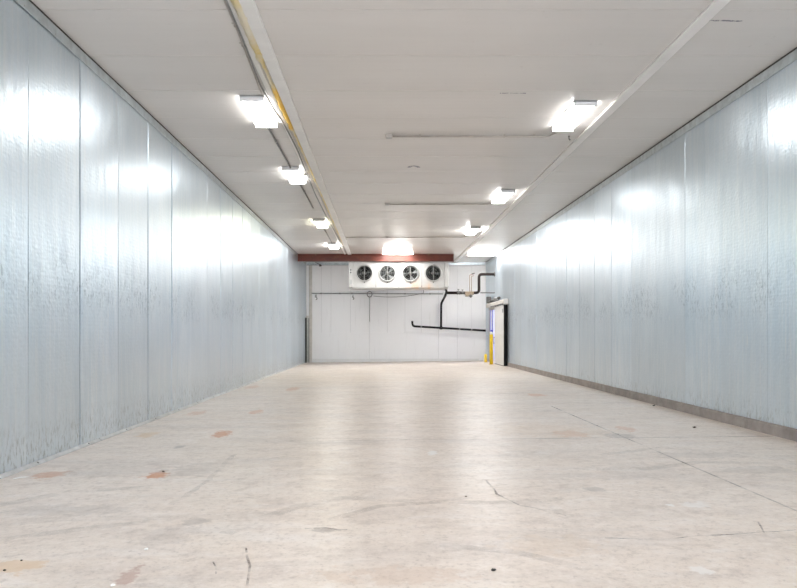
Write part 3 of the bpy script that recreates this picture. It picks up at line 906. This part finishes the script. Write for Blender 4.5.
MB().lathe(b+Vector((-.03, 0, -.06)), (0, 0, 1), [(0, 0), (.05, 0), (.06, .03), (.04, .08), (0, .09)], 14).build('sensor_head', 'motor', t)

# ================================================================== SLIDING DOOR ON THE RIGHT
zr = zf(4.45)
# frame around the opening
m = MB()
m.box(XR-.02, XR+.14, HOLE[1]-.10, HOLE[1]+.06, zr-.05, HOLE[2]+.06, .006)
m.box(XR-.02, XR+.14, HOLE[0]-.06, HOLE[0]+.08, zr-.05, HOLE[2]+.06, .006)
m.mat(2).box(XR+.008, XR+.13, HOLE[1]-.108, HOLE[1]-.0995, zr, HOLE[2]-.06)
m.mat(3).box(XR+.060, XR+.100, HOLE[1]-.116, HOLE[1]-.108, zr, HOLE[2]-.06)
m.mat(4).box(XR+.108, XR+.13, HOLE[1]-.114, HOLE[1]-.108, zr, HOLE[2]-.06)
m.mat(1).box(XR-.02, XR+.14, HOLE[0]+.08, HOLE[1]-.10, HOLE[2]-.06, HOLE[2]+.06, .006)
struct(m.build('door_2', ['jamb', 'offwhite', 'lavender', 'white', 'blue'], origin='world'))
t = thing('sliding_door', 'white insulated sliding door leaf hung on the right wall, slid open', 'door', (4.47, 26.3, zr))
dx0, dx1 = 4.40, 4.485
dy0, dy1 = 25.25, 27.40
MB().box(dx0, dx1, dy0+.03, dy1, zr+.02, 2.30, .008).build('leaf', 'leaf', t)
g = MB().box(dx0+.004, dx1+.045, dy0-.004, dy0+.028, zr+.01, 2.30, .006).build('edge_gasket', 'black', t); g['label'] = 'black rubber edge'
MB().box(dx0+.01, dx1, dy0+.04, dy1, zr+.002, zr+.0195).build('sweep', 'black', t)
o = MB().box(dx0-.05, dx0-.035, dy1-.16, dy1-.13, 1.0-.14, 1.0+.14, .006).build('handle', 'motor', t)
for zz in (.89, 1.11): MB().tube([(dx0-.036, dy1-.145, zz), (dx0+.002, dy1-.145, zz)], .01, 8).build('handle_post', 'motor', o)
MB().box(dx0-.010, dx0-.0005, dy0+.10, dy0+.30, 2.02, 2.16, .003).build('corner_plate', 'steel', t)
tr = thing('door_track', 'grey overhead track with rollers above the white sliding door', 'track', (4.45, 27.2, 2.32))
m = MB().poly([(4.36, 25.1, 2.33), (4.36, 25.1, 2.46), (4.40, 25.1, 2.50), (4.535, 25.1, 2.50), (4.535, 25.1, 2.46), (4.39, 25.1, 2.45), (4.39, 25.1, 2.33)], (0, 4.2, 0))
m.build('cover', 'offwhite', tr)
MB().tube([(4.44, 25.1, 2.40), (4.44, 29.3, 2.40)], .022, 10).build('rail', 'motor', tr)
for yy in (25.55, 26.1, 26.65, 27.15):
    w_ = MB().lathe((4.415, yy, 2.385), (1, 0, 0), [(0, 0), (.055, 0), (.055, .012), (.04, .025), (.055, .04), (.055, .05), (0, .05)], 18).build('roller', 'steel', tr)
    MB().box(4.405, 4.4145, yy-.04, yy+.04, 2.305, 2.40, .002).build('bracket', 'motor', w_)
MB().box(4.36, 4.535, 25.07, 25.10, 2.31, 2.51, .006).build('end_stop', 'leaf', tr)
MB().box(4.345, 4.3595, 25.2, 28.0, 2.318, 2.345, .003).build('lip', 'motor', tr)
op = thing('door_operator', 'dark motor and gearbox above the doorway in the right corner', 'door motor', (4.45, 28.4, 2.5))
m = MB().box(4.36, 4.535, 28.1, 28.6, 2.502, 2.60, .01); m.box(4.33, 4.50, 28.75, 29.05, 2.502, 2.78, .02)
m.build('gearbox', 'motor', op)
m = MB().lathe((4.41, 27.0, 2.60), (0, 1, 0), [(0, 0), (.055, 0), (.07, .03), (.07, .3), (.05, .33), (.05, .5), (.03, .5), (.03, 1.2), (0, 1.2)], 20)
m.build('motor', 'steel', op)
MB().box(4.37, 4.535, 27.2, 27.32, 2.502, 2.56, .006).build('mount', 'motor', op)
m = MB().lathe((4.40, 26.25, 2.60), (0, 1, 0), [(0, 0), (.045, 0), (.06, .02), (.06, .2), (0, .2)], 18)
m.tube([(4.40, 26.45, 2.60), (4.41, 27.02, 2.60)], .016, 8)
m.box(4.385, 4.415, 26.3, 26.4, 2.502, 2.56)
m.build('brake', 'motor', op)

# bollards
b0 = floor_pt(491.3, 364.4)
t = thing('bollard', 'tall yellow steel bollard with a pale top in front of the doorway', 'bollard', b0, 'yellow bollards')
m = MB().lathe(b0, (0, 0, 1), [(0, 0), (.068, 0), (.068, 1.13), (.066, 1.15), (0, 1.15)], 24); m.build('sleeve', 'yellow', t)
m = MB().lathe(b0+Vector((0, 0, 1.151)), (0, 0, 1), [(0, 0), (.06, 0), (.058, .05), (.04, .09), (0, .105)], 24); m.build('cap', 'white', t)
MB().lathe(b0, (0, 0, 1), [(.069, .0), (.10, .0), (.10, .012), (.069, .012)], 24).build('base_plate', 'yellow', t)
b1 = floor_pt(485.7, 362.2)
t = thing('bollard', 'short yellow post standing on the floor in the back right corner', 'bollard', b1, 'yellow bollards')
MB().lathe(b1, (0, 0, 1), [(0, 0), (.058, 0), (.058, .29), (.045, .325), (0, .335)], 20).build('sleeve', 'yellow', t)
MB().lathe(b1, (0, 0, 1), [(.059, 0), (.085, 0), (.085, .01), (.059, .01)], 20).build('base_plate', 'yellow', t)
t = MB().box(4.56, 4.66, HOLE[1]-.165, HOLE[1]-.1165, 1.27, 1.41, .01).build('switch_box', 'blue')
tag(t, 'small blue box on the doorway jamb above the tall yellow bollard', 'switch box')

# ================================================================== LITTER ON THE FLOOR
def crumb(px, py, size, mat, label, name='debris', flat=.45, kind='debris', stick=None):
    p = floor_pt(px, py)
    bm = bmesh.new()
    bmesh.ops.create_icosphere(bm, subdivisions=2, radius=1.0)
    for v in bm.verts:
        n = 1+random.uniform(-.28, .28)
        v.co = Vector((v.co.x*size*n*(stick or 1), v.co.y*size*n, v.co.z*size*flat*n))
    zm = min(v.co.z for v in bm.verts)
    for v in bm.verts: v.co.z -= zm
    if stick: bmesh.ops.rotate(bm, verts=bm.verts[:], cent=(0, 0, 0), matrix=Matrix.Rotation(.9, 3, 'Z'))
    for f_ in bm.faces: f_.smooth = False
    me = bpy.data.meshes.new(name); bm.to_mesh(me); bm.free(); me.materials.append(M[mat])
    o = bpy.data.objects.new(name, me); COL.objects.link(o); o.location = p+Vector((0, 0, .001))
    return tag(o, label, kind, 'litter on the floor')
crumb(493.5, 571, .013, 'debris_black', 'black crumb of debris on the floor in the near foreground right of centre')
crumb(694.5, 428, .02, 'debris', 'brown scrap lying on the floor a step from the right kerb', stick=1.6)
crumb(654, 406, .02, 'debris_black', 'dark bent scrap lying against the right kerb', stick=2.0)
crumb(735, 424, .014, 'debris_black', 'small dark lump against the right kerb nearest the viewer')
crumb(20, 478.5, .018, 'debris_white', 'thin white strip on the floor at the foot of the left wall', stick=3.6, flat=.3)
crumb(146.3, 550, .012, 'debris_white', 'white chip on the floor in the left foreground')
crumb(113, 586, .011, 'debris_white', 'white chip at the bottom edge of the picture, left')
crumb(466, 497, .008, 'debris', 'tiny dark speck on the open floor right of centre')
crumb(4.5, 571, .008, 'debris_black', 'dark speck on the tan patch at the bottom left edge')
crumb(21.5, 561, .006, 'debris_black', 'dark speck on the right end of the tan patch at bottom left')
crumb(163.5, 472, .010, 'debris', 'brown crumb on the bright rust stain left of centre')
